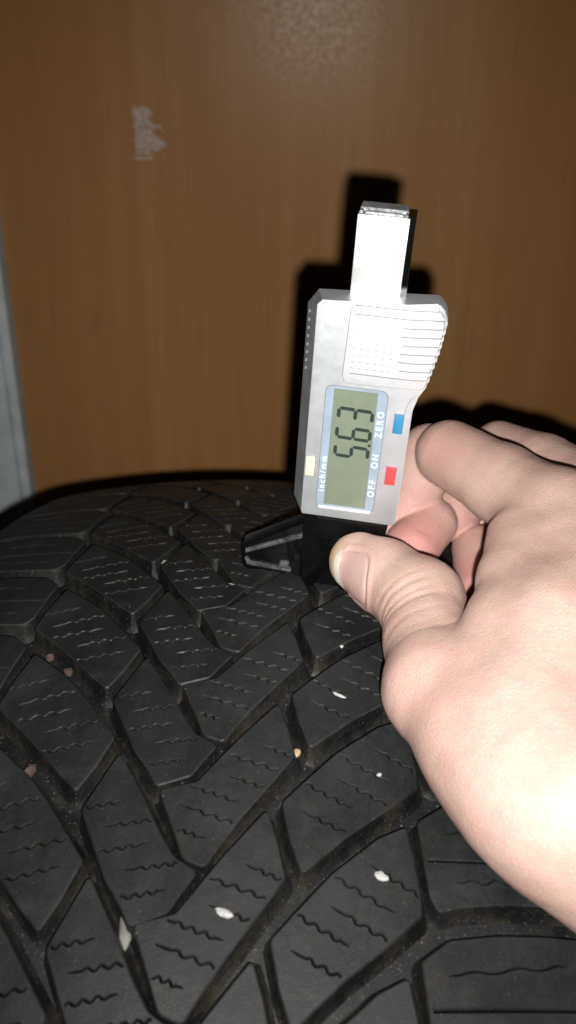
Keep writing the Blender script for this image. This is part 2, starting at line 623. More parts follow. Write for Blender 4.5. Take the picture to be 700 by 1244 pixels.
# outlines (across, along) in mm of the six kinds of tread block, one pitch of the pattern
ST = dict(waves=2.2, amp=0.35, lead=0.1, width=0.55)
KIND = {
    'centre_left': ([(-17.2, -7.2), (-9.6, -18), (-4.5, -26), (0, -32), (5.4, -34.8), (0.6, -43.5), (-6.6, -46.5), (-9, -42.8), (-13.3, -37.8), (-17.8, -30), (-22.4, -22)],
                    [((-22.6, -21.7), (-13, -19.2)), ((-17, -26), (-6.4, -23.6)), ((-16.2, -31.8), (-6.1, -29)), ((-9.9, -35.5), (-0.6, -33.5)), ((-9.5, -41.4), (-0.5, -39.1))]),
    'centre_right': ([(-5.4, -16.2), (2.8, -13.5), (11.5, 0), (19.2, 10.8), (21.6, 5), (24.4, -4), (19, -12.8), (12.7, -22.6), (6.9, -33.2), (2.5, -31.8), (-1.5, -24)],
                     [((16, -1.9), (24.8, -4.7)), ((8.9, -5.5), (19.7, -8.2)), ((9.3, -11.1), (19, -13.8)), ((2.9, -15.1), (13.1, -17.8)), ((-.5, -19.5), (13, -23.2)), ((-.9, -25.2), (6.4, -27.2))]),
    'middle_right': ([(22.9, -17), (27.4, -11.3), (34.8, -2.2), (45, 7.3), (50.6, 10.5), (52.3, 3), (53.6, -5), (53.6, -8.8), (46, -16), (37.6, -23.2), (28.3, -32.6), (25.4, -26)],
                     [((42.9, 1), (53.4, -4.6)), ((34.9, -2.4), (48, -8.8)), ((34.6, -9), (47.4, -14.9)), ((27.4, -11.3), (38.7, -16.6)), ((27, -18.5), (38, -23))]),
    'middle_left': ([(-48.6, -5.4), (-38, -13.6), (-31.8, -20), (-26.4, -26.3), (-19.8, -34), (-22.5, -42.4), (-25.3, -48.6), (-30, -44.5), (-35.8, -39), (-44, -31.5), (-52.3, -24), (-51.3, -17)],
                    [((-51, -18.4), (-41.4, -15.2)), ((-47.2, -24.2), (-33.5, -19.3)), ((-46.2, -29.6), (-32.1, -25.4)), ((-37.6, -33), (-25.3, -29.3)), ((-36.8, -39.2), (-24.0, -35.2))]),
    'shoulder_left': ([(-52.6, -2), (-57.5, 2.8), (-68, 4.6), (-80, 5.2), (-92, 5.5), (-96, 5.5), (-96, -18), (-92, -18.2), (-76, -19), (-64, -21), (-56.5, -22), (-54.6, -19), (-53.8, -10)],
                      [((-54.0, -10.5), (-97, -6.5), dict(amp=0.0, width=1.0)), ((-62, -2.5), (-80, -0.2), ST), ((-60, -16.4), (-82, -12.8), ST)]),
    'shoulder_right': ([(53.8, -18), (59.5, -13.3), (70, -11), (80, -9.8), (92, -9), (96, -9), (96, -31.5), (92, -31.8), (72, -34), (62, -36), (57.6, -37.6), (56, -34.5), (54.8, -26)],
                       [((54.6, -26.9), (97, -22.0), dict(amp=0.0, width=1.0)), ((61.5, -31.0), (84, -27.6), dict(waves=3.5, amp=.5, lead=.1, width=.55)), ((59, -20.0), (84, -15.0), ST)]),
}
ROWS = [87.03, 59.13, 30.19, -0.01, -30.55, -62.25, -92.70, -124.94]
shift = {}
U0 = dict(zip(range(-3, 5), ROWS))
for i in range(5, 8): U0[i] = U0[i - 1] - 30.9
for i in range(-4, -8, -1): U0[i] = U0[i + 1] + 29.5
shared = {k: tread_mesh('tread_block', p, s) for k, (p, s) in KIND.items()}
for k in KIND:
    for i in range(-7, 8):
        o = bpy.data.objects.new('tread_block', shared[k])
        col.objects.link(o)
        o.parent = tyre
        o.rotation_euler = (-U0[i] / R, 0, 0)
# the rest of the way round, out of the picture: one joined, simpler ring of blocks
lo_u, hi_u = U0[7], U0[-7] - 2 * math.pi * R
cnt = round((lo_u - hi_u) / 30.5)
bm = bmesh.new()
for c in range(1, cnt):
    uu = lo_u - (lo_u - hi_u) * c / cnt
    for k, (p, s) in KIND.items():
        q = list(p)
        if area(q) < 0: q.reverse()
        lo = [bm.verts.new(on_tyre(a, b + uu, -GROOVE - .3)) for a, b in offset(q, 1.2)]
        hi = [bm.verts.new(on_tyre(a, b + uu, 0)) for a, b in q]
        bm.faces.new(hi)
        for i in range(len(q)): bm.faces.new([lo[i], lo[(i + 1) % len(q)], hi[(i + 1) % len(q)], hi[i]])
o = from_bm('tread_blocks', bm, tyre, (M['tread'],))
o['kind'] = 'stuff'


def pebble(v, u, h, size, mat, label, spin=0.0, seed=0):
    """one small stone caught in the tread: an uneven faceted lump"""
    r_ = random.Random(seed)
    bm = bmesh.new()
    bmesh.ops.create_icosphere(bm, subdivisions=2, radius=1.0)
    off = Vector((r_.random() * 9, r_.random() * 9, r_.random() * 9))
    for w in bm.verts:
        d = w.co.normalized()
        k = 1 + .16 * math.sin(d.x * 3 + off.x) * math.cos(d.y * 4 + off.y) + .10 * math.sin(d.z * 7 + off.z + d.x * 5) + r_.uniform(-.05, .05)
        w.co = Vector((d.x * size[0], d.y * size[1], d.z * size[2])) * k * .88 * MM
    me_o = from_bm('pebble', bm, None, (mat,), 35)
    a = u / R
    loc = TYM @ on_tyre(v, u, h)
    rot = TYM.to_3x3() @ Matrix.Rotation(-a, 3, 'X') @ Matrix.Rotation(spin, 3, 'Z')
    me_o.matrix_world = Matrix.Translation(loc) @ rot.to_4x4()
    return tag(me_o, label, 'pebble', 'small stones caught in the tread')


pebble(12.7, -105.2, -.2, (2.3, 1.15, 1.1), M['stone'], 'white oval pebble stuck in a sipe near the bottom of the photo, largest white stone', -.25, 1)
pebble(45.2, -94.1, -.2, (1.9, 1.15, 1.0), M['stone'], 'white pebble stuck in a sipe just left of the lower wrist edge', -.45, 2)
pebble(-8.1, -109.0, -4.0, (1.4, 4.6, .9), M['stone_chalk'], 'long pale chip of stone lying in the groove at the bottom left', .18, 3)
pebble(-21.6, 11.7, -1.2, (1.7, 1.5, 1.4), M['stone_grey'], 'grey stone at the corner of a tread block far left of the gauge foot', .5, 4)
pebble(0.4, -1.0, -1.4, (1.5, 1.0, 1.0), M['stone'], 'bright pale stone in the groove just under the left tip of the gauge foot', .1, 5)
pebble(34.6, -46.1, .05, (2.2, .55, .5), M['stone'], 'thin white sliver of stone on the tread left of the thumb base', -.42, 6)
pebble(44.8, -69.0, -.1, (.7, .6, .5), M['stone'], 'tiny white stone in a sipe beside the thumb base', 0, 7)
pebble(24.9, -63.0, -3.6, (1.0, 1.3, 1.1), M['stone_tan'], 'tan stone in the narrow groove at the middle of the tread', 0, 8)
pebble(-39.6, -72.7, -3.6, (1.5, 3.3, 1.6), M['stone_red'], 'long reddish brown stone in the groove at the left edge of the photo', -.5, 9)
pebble(-45.6, -33.4, -3.4, (1.5, 1.4, 1.4), M['stone_red'], 'brown stone in the left groove, upper of two brown stones', .3, 10)
pebble(-38.6, -39.6, -3.4, (1.4, 1.5, 1.4), M['stone_red'], 'brown stone in the left groove, lower of two brown stones', .1, 11)
pebble(34.8, -26.9, -.3, (.6, .6, .5), M['stone'], 'tiny white stone on a block edge left of the thumb crease', 0, 12)

# loose grit: grains too many to count
bm = bmesh.new()
spots = []
for _ in range(3300):
    v, u = random.uniform(-85, 88), random.uniform(-150, 40)
    inside = None
    for k, (p, s) in KIND.items():
        for i in range(-2, 6):
            if abs(u - U0[i] + 20) > 45: continue
            d = sdist((v, u - U0[i]), p)
            if d > -1.7: inside = d; break
        if inside is not None: break
    if inside is None or inside < .1:
        d = 9 if inside is None else max(0, -inside)
        h = float(np.interp(d, (0, .45, .85, 1.65, 2.0), (-.5, -3.6, -5.1, -GROOVE, -GROOVE)))
        sz = random.choice((.10, .13, .16, .2, .28, .40))
    elif inside > 0.6 and random.random() < .02: h, sz = 0, random.uniform(.10, .2)
    else: continue
    c = on_tyre(v, u, h)
    s = sz * MM
    vs = [bm.verts.new(c + Vector((random.uniform(-s, s), random.uniform(-s, s), random.uniform(-s, s)))) for _ in range(4)]
    for f in ((0, 1, 2), (0, 3, 1), (1, 3, 2), (0, 2, 3)):
        nf = bm.faces.new([vs[i] for i in f])
        nf.material_index = 0
    mi = random.choices((0, 1, 2), (5, 4, 2))[0]
    for f in vs[0].link_faces: f.material_index = mi
g = from_bm('grit', bm, None, (M['stone_chalk'], M['stone_tan'], M['stone_grey']))
g.matrix_world = TYM
tag(g, 'fine pale grit and dust scattered in the tyre grooves', 'grit', kind='stuff')

# ------------------------------------------------------------------ tread depth gauge
GS = 0.9550 * MM
GM = Matrix.Translation(Vector((10.118, 7.168, 673.375)) * MM) @ Matrix([(0.986555, 0.160031, 0.033169), (-0.155888, 0.982381, -0.103081), (-0.049081, 0.096524, 0.994120)]).to_4x4()
gauge = empty('tread_depth_gauge', GM)
tag(gauge, 'silver digital tread depth gauge reading 5.63 with black foot pressed on the tyre', 'depth gauge')


def fall(x, z):
    return .20 * max(0.0, x - 14.1 + (z - 38.5) * .168)


def slab(name, poly, y0, y1, mat, parent=gauge, bevel=0.0, seg=2, smooth=40, bm=None, keep=False, bend=False):
    """outline in the gauge's face (x across, z up) given a thickness from y0 (front) to y1"""
    b = bm or bmesh.new()
    if area(poly) < 0: poly = poly[::-1]
    f = [b.verts.new((x * GS, y0 * GS, z * GS)) for x, z in poly]
    k = [b.verts.new((x * GS, y1 * GS, z * GS)) for x, z in poly]
    n = len(poly)
    fs = [b.faces.new(f), b.faces.new(k[::-1])]
    fs += [b.faces.new([f[(i + 1) % n], f[i], k[i], k[(i + 1) % n]]) for i in range(n)]
    if bevel:
        es = [e for e in fs[0].edges]
        bmesh.ops.bevel(b, geom=es, offset=bevel * GS, segments=seg, affect='EDGES', profile=0.55, clamp_overlap=True)
    if keep: return b
    if bend:                                          # the right part of the pad falls away towards the back
        bmesh.ops.bisect_plane(b, geom=list(b.verts) + list(b.edges) + list(b.faces), plane_co=(14.1 * GS, 0, 38.5 * GS), plane_no=(1, 0, .168))
        for v in b.verts: v.co.y += fall(v.co.x / GS, v.co.z / GS) * GS
    return from_bm(name, b, parent, (mat,), smooth)


def rrect(x0, x1, z0, z1, r, n=4):
    out = []
    for cx, cz, a0 in ((x1 - r, z1 - r, 0), (x0 + r, z1 - r, 90), (x0 + r, z0 + r, 180), (x1 - r, z0 + r, 270)):
        for i in range(n + 1):
            a = math.radians(a0 + 90 * i / n)
            out.append((cx + r * math.cos(a), cz + r * math.sin(a)))
    return out


serr = []
for i in range(9):                                   # stepped grip edge of the thumb pad, bottom to top
    z = 46.0 + i * 1.95
    x = 16.7 + (z - 46) * .20 - max(0, z - 56) * .10
    serr += [(x, z), (x + .45, z + 1.2)]
right_edge = [(14.1, 1.2), (14.1, 38.5), (14.3, 41.0), (14.9, 43.3), (16.3, 45.2)] + serr + [(19.7, 64.2), (19.5, 65.8), (18.6, 67.6), (17.3, 68.9), (16.3, 69.3), (9.0, 68.8)]
front = [(-13.9, .2), (13.2, .2)] + right_edge + [(-12.9, 67.6), (-14.2, 66.2)]
back = [(x if x > -10 else x - (3.3 if z > 10 else 3.0), z) for x, z in front]
back[-1] = (-17.4, 63.6); back[-2] = (-14.8, 67.4); back[0] = (-15.8, .2)
back.append((-17.5, 2.4)); front.append((-14.3, 1.2))
bm = bmesh.new()
if area(front) < 0: front.reverse(); back.reverse()
ringsv = [[bm.verts.new((x * GS, (y + (fall(x, z) + .06 * (x > 14.2) if y < 2 and z > 38.6 else 0)) * GS, z * GS)) for x, z in pl] for y, pl in ((0, front), (6.6, back), (8.0, back))]
n = len(front)
# the front is two faces: the flat display side and the bulge that falls away to the right
ia = front.index((14.1, 38.5)); ib = front.index((9.0, 68.8))
lo_i, hi_i = min(ia, ib), max(ia, ib)
fa = bm.faces.new(ringsv[0][lo_i:hi_i + 1]); fb = bm.faces.new(ringsv[0][hi_i:] + ringsv[0][:lo_i + 1])
bm.faces.new(ringsv[2][::-1])
for a, b in zip(ringsv, ringsv[1:]):
    for i in range(n): bm.faces.new([a[(i + 1) % n], a[i], b[i], b[(i + 1) % n]])
fr = [e for f in (fa, fb) for e in f.edges if not any(fa in v.link_faces and fb in v.link_faces for v in e.verts)]
bmesh.ops.bevel(bm, geom=fr, offset=.28 * GS, segments=2, affect='EDGES', profile=.6, clamp_overlap=True)
bmesh.ops.recalc_face_normals(bm, faces=bm.faces)
for f in bm.faces:
    if f.normal.x < -.75: f.material_index = 1
from_bm('case', bm, gauge, (M['silver'], M['flank']), 32)
slab('rear_cover', [(-15.2, 1), (13, 1), (13.5, 40), (17, 50), (18, 62), (-15.2, 62)], 8.0, 13.5, M['black_matt'])

# small ribs along the left flank and the stepped thumb pad
for i in range(8):
    z = 45.5 + i * 2.35
    slab('side_rib', [(-16.7, z), (-15.4, z), (-15.4, z + .8), (-16.7, z + .8)], 4.4, 7.2, M['silver_dark'])
pad = [(-4.3, 45.0), (15.6, 45.5)] + [(x - .6, z) for x, z in serr] + [(18.9, 64.0), (18.6, 65.4), (17.7, 67.0), (16.4, 68.0), (-4.2, 67.0), (-5.3, 66.0), (-5.9, 47.2), (-5.4, 45.6)]
thumb_pad = slab('thumb_pad', pad, -.36, .15, M['silver_pad'], bevel=.22, bend=True)
line = offset(pad if area(pad) > 0 else pad[::-1], .16)
slab('pad_seam', line, -.03, .2, M['silver_dark'], bend=True)
for i in range(9):
    z = 48.3 + i * 2.39
    x1 = 16.2 + (z - 46) * .20 - max(0, z - 56) * .10
    x1 = min(x1, 18.7 - 1.6 * max(0, i - 7))
    x0 = -4.0 if i in (0, 7, 8) else 8.6 + .5 * math.sin(i * 2.1)
    r = slab('grip_rib', [(x0, z - .10), (x1, z - .04), (x1, z + .85), (x0 + .4, z + .80)], -.56, -.3, M['silver_pad'], parent=thumb_pad, bevel=.15, bend=True)
    slab('rib_shade_strip', [(x0, z - .34), (x1, z - .28), (x1, z - .06), (x0, z - .12)], -.385, -.3, M['silver_dark'], parent=thumb_pad, bend=True)  # dark strip painting the shade below each rib
bm = bmesh.new()
for a in range(6):
    for b in range(6):
        x, z = -3.6 + a * 2.0, 50.2 + b * 1.85
        slab('', rrect(x - .42, x + .42, z - .30, z + .30, .28, 2), -.48, -.3, None, bm=bm, keep=True)
from_bm('grip_dots', bm, thumb_pad, (M['silver_pad'],), 40)
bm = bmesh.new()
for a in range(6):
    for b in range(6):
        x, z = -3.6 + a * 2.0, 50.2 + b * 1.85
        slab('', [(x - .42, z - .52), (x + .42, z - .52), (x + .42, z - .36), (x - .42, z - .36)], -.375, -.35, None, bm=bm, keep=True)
from_bm('grip_dot_shades', bm, thumb_pad, (M['silver_dark'],))  # painted shade: a thin dark strip below every dot
# a curved moulding line where the pad meets the right rail
bm = bmesh.new()
arc = [(14.0, 43.2), (13.2, 42.2), (12.6, 41.0), (12.2, 39.4), (12.0, 37.4)]
for (a, b), (c, d) in zip(arc, arc[1:]):
    slab('', [(a, b), (c, d), (c + .16, d), (a + .16, b)], -.05, .2, None, bm=bm, keep=True)
from_bm('moulding_line', bm, gauge, (M['silver_dark'],))

# display
window = slab('display_window', rrect(-9.9, 7.0, 3.7, 43.7, 1.9), -.10, .5, M['window'])
slab('window_seam', rrect(-10.15, 7.25, 3.45, 43.95, 2.1), -.06, .4, M['silver_dark'])
lcd = slab('display_panel', [(-7.7, 5.0), (4.6, 5.0), (4.3, 43.0), (-7.7, 43.0)], -.16, .3, M['lcd'])
slab('window_rim', [(-9.2, 3.3), (6.4, 3.5), (6.4, 4.3), (-9.2, 4.1)], -.50, .2, M['bevel'], bevel=.25, parent=window)  # bottom rim of the window, its highlight put in as a pale strip
slab('glass', rrect(-9.8, 6.9, 4.2, 43.6, 1.8), -.34, -.30, M['glass'], parent=window)

SEG = {'3': 'abgcd', '6': 'acdefg', '5': 'afgcd'}
H, W, TH = 9.3, 3.25, 1.02


def digit(ch, z0, xb):
    """seven-segment figure lying on its side: it reads up the gauge, tops towards the left"""
    bm = bmesh.new()
    g = .12
    segs = {'a': ((g, H), (W - g, H)), 'g': ((g, H / 2), (W - g, H / 2)), 'd': ((g, 0), (W - g, 0)),
            'f': ((0, H / 2 + g), (0, H - g)), 'b': ((W, H / 2 + g), (W, H - g)), 'e': ((0, g), (0, H / 2 - g)), 'c': ((W, g), (W, H / 2 - g))}
    for s in SEG[ch]:
        (x0, y0), (x1, y1) = segs[s]
        dx, dy = x1 - x0, y1 - y0
        L = math.hypot(dx, dy)
        dx, dy = dx / L, dy / L
        px, py = -dy * TH / 2, dx * TH / 2
        e = TH * .48
        pl = [(x0, y0), (x0 + dx * e + px, y0 + dy * e + py), (x1 - dx * e + px, y1 - dy * e + py), (x1, y1), (x1 - dx * e - px, y1 - dy * e - py), (x0 + dx * e - px, y0 + dy * e - py)]
        sl = .03
        slab('', [(xb - y, z0 + x + y * sl) for x, y in pl], -.22, -.1, None, bm=bm, keep=True)
    return from_bm('digit', bm, lcd, (M['ink'],))


digit('5', 22.0, 3.45)
digit('6', 27.9, 3.45)
digit('3', 33.8, 3.45)
slab('decimal_point', rrect(3.2, 4.0, 26.1, 26.9, .15, 2), -.22, -.1, M['ink'], parent=lcd)


def lettering(name, text, size, x, z, mat, parent, up=True, spacing=1.0, y=-.22):
    """flat lettering printed on the face, reading up the gauge"""
    cu = bpy.data.curves.new(name, 'FONT')
    cu.body = text
    cu.size = size
    cu.space_character = spacing
    cu.resolution_u = 3
    tmp = bpy.data.objects.new(name, cu)
    col.objects.link(tmp)
    bpy.context.view_layer.update()
    me = bpy.data.meshes.new_from_object(tmp.evaluated_get(bpy.context.evaluated_depsgraph_get()))
    bpy.data.objects.remove(tmp)
    bm = bmesh.new()
    bm.from_mesh(me)
    bpy.data.meshes.remove(me)
    for v in bm.verts:
        a, b = v.co.x, v.co.y
        v.co = Vector(((x - b) * GS, y * GS, (z + a) * GS))
    return from_bm(name, bm, parent, (mat,))


lettering('unit_text', 'mm', 1.9, -2.4, 38.4, M['faint_ink'], lcd, y=-.20)
lettering('button_text', 'inch/mm', 2.55, -7.95, 9.2, M['print'], window, spacing=1.42)
lettering('button_text', 'OFF', 2.55, 6.6, 9.4, M['print'], window, spacing=1.55)
lettering('button_text', 'ON', 2.55, 6.6, 19.3, M['print'], window, spacing=1.45)
lettering('button_text', 'ZERO', 2.55, 6.6, 29.4, M['print'], window, spacing=1.45)
for nm, x0, x1, z0, z1, mt in (('yellow', -13.9, -11.3, 14.2, 20.5, 'yellow'), ('red', 9.3, 12.1, 14.5, 20.4, 'red'), ('blue', 9.6, 12.05, 31.5, 37.4, 'blue')):
    b = slab('button', rrect(x0, x1, z0, z1, .25, 2), -.45, .4, M[mt], bevel=.18)
    b['label'] = nm + ' button on the gauge face'
    slab('button_slot', [(x0 - .18, z0 - .18), (x1 + .18, z0 - .18), (x1 + .18, z1 + .18), (x0 - .18, z1 + .18)], -.02, .3, M['silver_dark'], parent=b)

# sliding beam rising out of the top of the case
beam = slab('beam', [(-6.35, 60), (8.1, 60), (8.1, 88.6), (-6.35, 88.6)], 5.75, 14.5, M['black'])  # black strip right of the steel face stands in for the unlit side
slab('beam_face', [(-6.4, 60), (6.55, 60), (6.55, 88.55), (-6.4, 88.55)], 5.45, 5.74, M['steel'], parent=beam, bevel=.12)


def top_plate(name, x0, x1, y0, y1, z0, z1, mat, bev):
    b = bmesh.new()
    vs = [b.verts.new((x * GS, y * GS, z * GS)) for z in (z0, z1) for x, y in ((x0, y0), (x1, y0), (x1, y1), (x0, y1))]
    for f in ((3, 2, 1, 0), (4, 5, 6, 7), (0, 1, 5, 4), (1, 2, 6, 5), (2, 3, 7, 6), (3, 0, 4, 7)): b.faces.new([vs[i] for i in f])
    bmesh.ops.bevel(b, geom=list(b.edges), offset=bev * GS, segments=2, affect='EDGES')
    return from_bm(name, b, beam, (mat,), 40)


top_plate('end_cap', -6.1, 6.0, 8.6, 14.3, 88.4, 89.5, M['cap'], .25)
top_plate('end_cap', -6.1, -5.2, 6.0, 8.5, 88.4, 89.3, M['cap'], .2)
top_plate('end_cap', 5.3, 6.0, 6.0, 8.5, 88.4, 89.3, M['cap'], .2)
top_plate('end_cap_strip', -4.6, 4.8, 6.2, 8.0, 88.4, 89.1, M['cap_light'], .2)

# black foot with its bridge wing
foot = slab('foot', [(-13.5, -.05), (12.2, -.05), (11.6, -6), (11.0, -27.5), (-12.6, -28.6), (-13.2, -14)], 1.0, 11.5, M['black'], bevel=.5)
wing = slab('bridge_wing', [(-13.0, -4.5), (-32.2, -17.0), (-32.6, -18.2), (-32.3, -25.2), (-30.2, -26.4), (-15.8, -24.8), (-13.0, -26.6)], 2.6, 8.2, M['black'], bevel=.6)
# raised ribs framing the hollow of the wing
slab('wing_rib', [(-31.2, -19.4), (-13.4, -10.4), (-13.4, -8.6), (-31.2, -17.9)], 1.7, 2.9, M['black_rough'], parent=wing, bevel=.35)
slab('wing_rib', [(-30.4, -23.7), (-16.2, -24.3), (-16.2, -23.2), (-29.2, -22.6), (-30.6, -20.8), (-31.3, -21.3)], 1.5, 2.9, M['black_rough'], parent=wing, bevel=.3)
slab('wing_rib', [(-20.4, -23.2), (-17.0, -22.9), (-17.0, -20.6), (-20.0, -20.8)], 1.9, 2.9, M['black_rough'], parent=wing, bevel=.3)
slab('wing_rib', [(-18.4, -12.6), (-15.6, -11.3), (-15.6, -20.5), (-17.2, -20.5)], 2.1, 2.9, M['black'], parent=wing, bevel=.3)
slab('foot_line', [(-9.2, -.6), (11.4, -.6), (11.4, -1.4), (-9.2, -1.4)], .82, 1.3, M['black_matt'], parent=foot)
slab('probe', [(-1.2, -28), (1.2, -28), (1.2, -30.5), (.4, -32.2), (-.4, -32.2), (-1.2, -30.5)], 5.0, 7.0, M['steel'])

# ------------------------------------------------------------------ hand, one continuous skin
CH = {
    'THUMB': [
    ((13.531, -0.751, 664.273), 8.60),
    ((20.230, -6.861, 663.698), 9.90),
    ((28.580, -18.539, 663.425), 11.40),
    ((29.358, -33.688, 660.862), 11.20),
    ((29.097, -50.118, 660.094), 12.40),
], 'PALM1': [
    ((29.097, -50.118, 660.094), 12.40),
    ((37.995, -67.736, 659.427), 14.20),
    ((43.900, -78.134, 659.352), 15.80),
    ((51.321, -84.611, 658.128), 17.40),
    ((67.978, -90.329, 654.333), 20.60),
], 'PALM2': [
    ((64.979, -11.455, 685.187), 12.60),
    ((75.638, -37.242, 680.132), 15.00),
    ((94.393, -60.432, 667.545), 19.00),
    ((105.240, -77.448, 657.690), 23.00),
], 'WEB': [
    ((52.534, -14.733, 681.087), 7.50),
    ((47.541, -29.148, 677.669), 6.50),
    ((44.039, -41.532, 673.821), 7.50),
    ((38.919, -51.408, 668.278), 9.00),
], 'FILL1': [
    ((58.919, -25.960, 679.523), 12.00),
    ((55.931, -48.618, 673.653), 16.00),
    ((49.714, -62.916, 666.297), 15.00),
    ((58.016, -74.969, 661.218), 17.00),
], 'FILL2': [
    ((73.042, -42.688, 674.380), 18.00),
    ((72.034, -63.893, 662.916), 20.00),
    ((80.878, -79.171, 654.093), 22.00),
],
    'PALM3': [
    ((82.047, 14.441, 678.616), 12.00),
    ((98.002, -19.170, 665.737), 14.00),
    ((112.412, -65.168, 655.235), 20.00),
], 'PALM4': [
    ((89.780, 18.332, 665.160), 11.50),
    ((108.690, -11.768, 652.488), 14.00),
    ((122.483, -59.641, 644.778), 20.00),
], 'PALM5': [
    ((92.769, 10.021, 654.350), 10.50),
    ((109.718, -18.616, 646.341), 13.00),
    ((122.561, -61.532, 641.368), 19.00),
], 'ARM': [
    ((67.978, -90.329, 654.333), 20.60),
    ((106.460, -76.001, 656.198), 24.00),
    ((119.888, -99.617, 655.117), 25.00),
],
    'INDEX': [
    ((64.979, -11.455, 685.187), 12.40),
    ((53.143, 9.144, 684.983), 11.00),
    ((40.782, 25.984, 686.240), 10.00),
], 'INDEX_TIP': [
    ((36.413, 34.137, 682.297), 9.30),
    ((30.519, 31.154, 664.418), 8.60),
    ((21.088, 28.215, 654.799), 7.80),
], 'MIDDLE_MID': [
    ((60.535, 49.831, 673.963), 8.80),
    ((45.697, 35.662, 660.477), 8.90),
], 'MIDDLE_TIP': [
    ((37.868, 26.298, 661.991), 8.00),
    ((30.965, 17.676, 658.674), 8.40),
], 'RING_TIP': [
    ((53.501, 26.612, 652.554), 8.20),
    ((51.823, 9.718, 648.857), 7.40),
], 'MIDDLE': [
    ((82.047, 14.441, 678.616), 12.00),
    ((72.361, 34.791, 678.006), 10.20),
    ((62.130, 50.104, 676.549), 9.60),
], 'RING': [
    ((89.780, 18.332, 665.160), 11.00),
    ((82.069, 43.210, 664.509), 9.50),
    ((71.783, 55.171, 661.128), 9.00),
    ((61.234, 39.695, 653.623), 8.20),
], 'LITTLE': [
    ((92.769, 10.021, 654.350), 10.00),
    ((91.132, 37.761, 650.732), 8.50),
    ((84.294, 40.525, 647.330), 7.80),
    ((75.433, 25.110, 644.095), 7.20),
    ((65.951, 4.148, 647.343), 6.60),
],
}
F4 = np.float32


def cone(P, a, ra, b, rb):
    a = np.array(a, F4); b = np.array(b, F4)
    ab = b - a
    t = np.clip(((P - a) @ ab) / F4(ab @ ab), 0, 1)
    return np.sqrt(((P - a - t[..., None] * ab) ** 2).sum(-1)) - (F4(ra) + t * F4(rb - ra))


def smin(a, b, k):
    h = np.clip(F4(.5) + F4(.5 / k) * (b - a), 0, 1)
    return b + h * (a - b) - F4(k) * h * (1 - h)


def chain_sdf(P, L, k):
    d = None
    for (a, ra), (b, rb) in zip(L, L[1:]):
        c = cone(P, a, ra, b, rb)
        d = c if d is None else smin(d, c, k)
    return d


def hand_sdf(P):
    palm = chain_sdf(P, CH['PALM1'], 6)
    for k in ('PALM2', 'FILL1', 'FILL2', 'PALM3', 'PALM4', 'PALM5', 'ARM'):
        palm = smin(palm, chain_sdf(P, CH[k], 6), 9)
    palm = smin(palm, chain_sdf(P, CH['WEB'], 4), 6)
    d = smin(palm, chain_sdf(P, CH['THUMB'], 3), 5)
    for k in ('INDEX', 'INDEX_TIP', 'MIDDLE', 'MIDDLE_MID', 'MIDDLE_TIP', 'RING', 'RING_TIP', 'LITTLE'):
        f = chain_sdf(P, CH[k], 2.5)
        d = smin(d, f if '_' in k else smin(palm, f, 5 if k == 'INDEX' else 3), .7)
    return d


def surface_nets(lo, hi, h):
    ax = [np.arange(lo[i], hi[i] + h, h, dtype=F4) for i in range(3)]
    nx, ny, nz = map(len, ax)
    D = np.empty((nx, ny, nz), F4)
    for i in range(nx):
        Y, Z = np.meshgrid(ax[1], ax[2], indexing='ij')
        D[i] = hand_sdf(np.stack([np.full_like(Y, ax[0][i]), Y, Z], -1))
    S = D < 0
    cnt = np.zeros((nx - 1, ny - 1, nz - 1), F4)
    acc = np.zeros((nx - 1, ny - 1, nz - 1, 3), F4)
    corners = [(i, j, k) for i in (0, 1) for j in (0, 1) for k in (0, 1)]
    sl = lambda c: D[c[0]:nx - 1 + c[0], c[1]:ny - 1 + c[1], c[2]:nz - 1 + c[2]]
    for c in corners:
        for x in range(3):
            if c[x]: continue
            e = list(c); e[x] = 1
            a, b = sl(c), sl(e)
            m = (a < 0) != (b < 0)
            t = np.where(m, a / np.where(m, a - b, 1), 0)
            cnt += m
            for y in range(3): acc[..., y] += np.where(m, c[y] + (t if y == x else 0), 0)
    act = cnt > 0
    idx = np.full(act.shape, -1, np.int64)
    idx[act] = np.arange(act.sum())
    ii = np.argwhere(act)
    V = (ii + acc[act] / cnt[act][:, None]) * h + np.array(lo)
    Q = []
    for x in range(3):
        y, z = (x + 1) % 3, (x + 2) % 3
        n0 = [nx - 1, ny - 1, nz - 1]
        s1 = [slice(1, n) for n in n0]; s2 = [slice(1, n) for n in n0]
        s1[x] = slice(0, n0[x]); s2[x] = slice(1, n0[x] + 1)
        A, B = S[tuple(s1)], S[tuple(s2)]
        for flip, msk in ((0, A & ~B), (1, ~A & B)):
            p = np.argwhere(msk)
            base = p.copy()
            for w in range(3):
                if w != x: base[:, w] += 1
            q = []
            for dy, dz in ((0, 0), (1, 0), (1, 1), (0, 1)):
                r = base.copy(); r[:, y] -= dy; r[:, z] -= dz
                q.append(idx[r[:, 0], r[:, 1], r[:, 2]])
            q = np.stack(q, 1)
            Q.append(q[:, ::-1] if flip else q)
    return V, np.concatenate(Q)


def grad(P, e=.25):
    g = np.stack([hand_sdf(P + np.eye(3, dtype=F4)[i] * F4(e)) - hand_sdf(P - np.eye(3, dtype=F4)[i] * F4(e)) for i in range(3)], -1)
    return g / (np.linalg.norm(g, axis=-1, keepdims=True) + 1e-9)


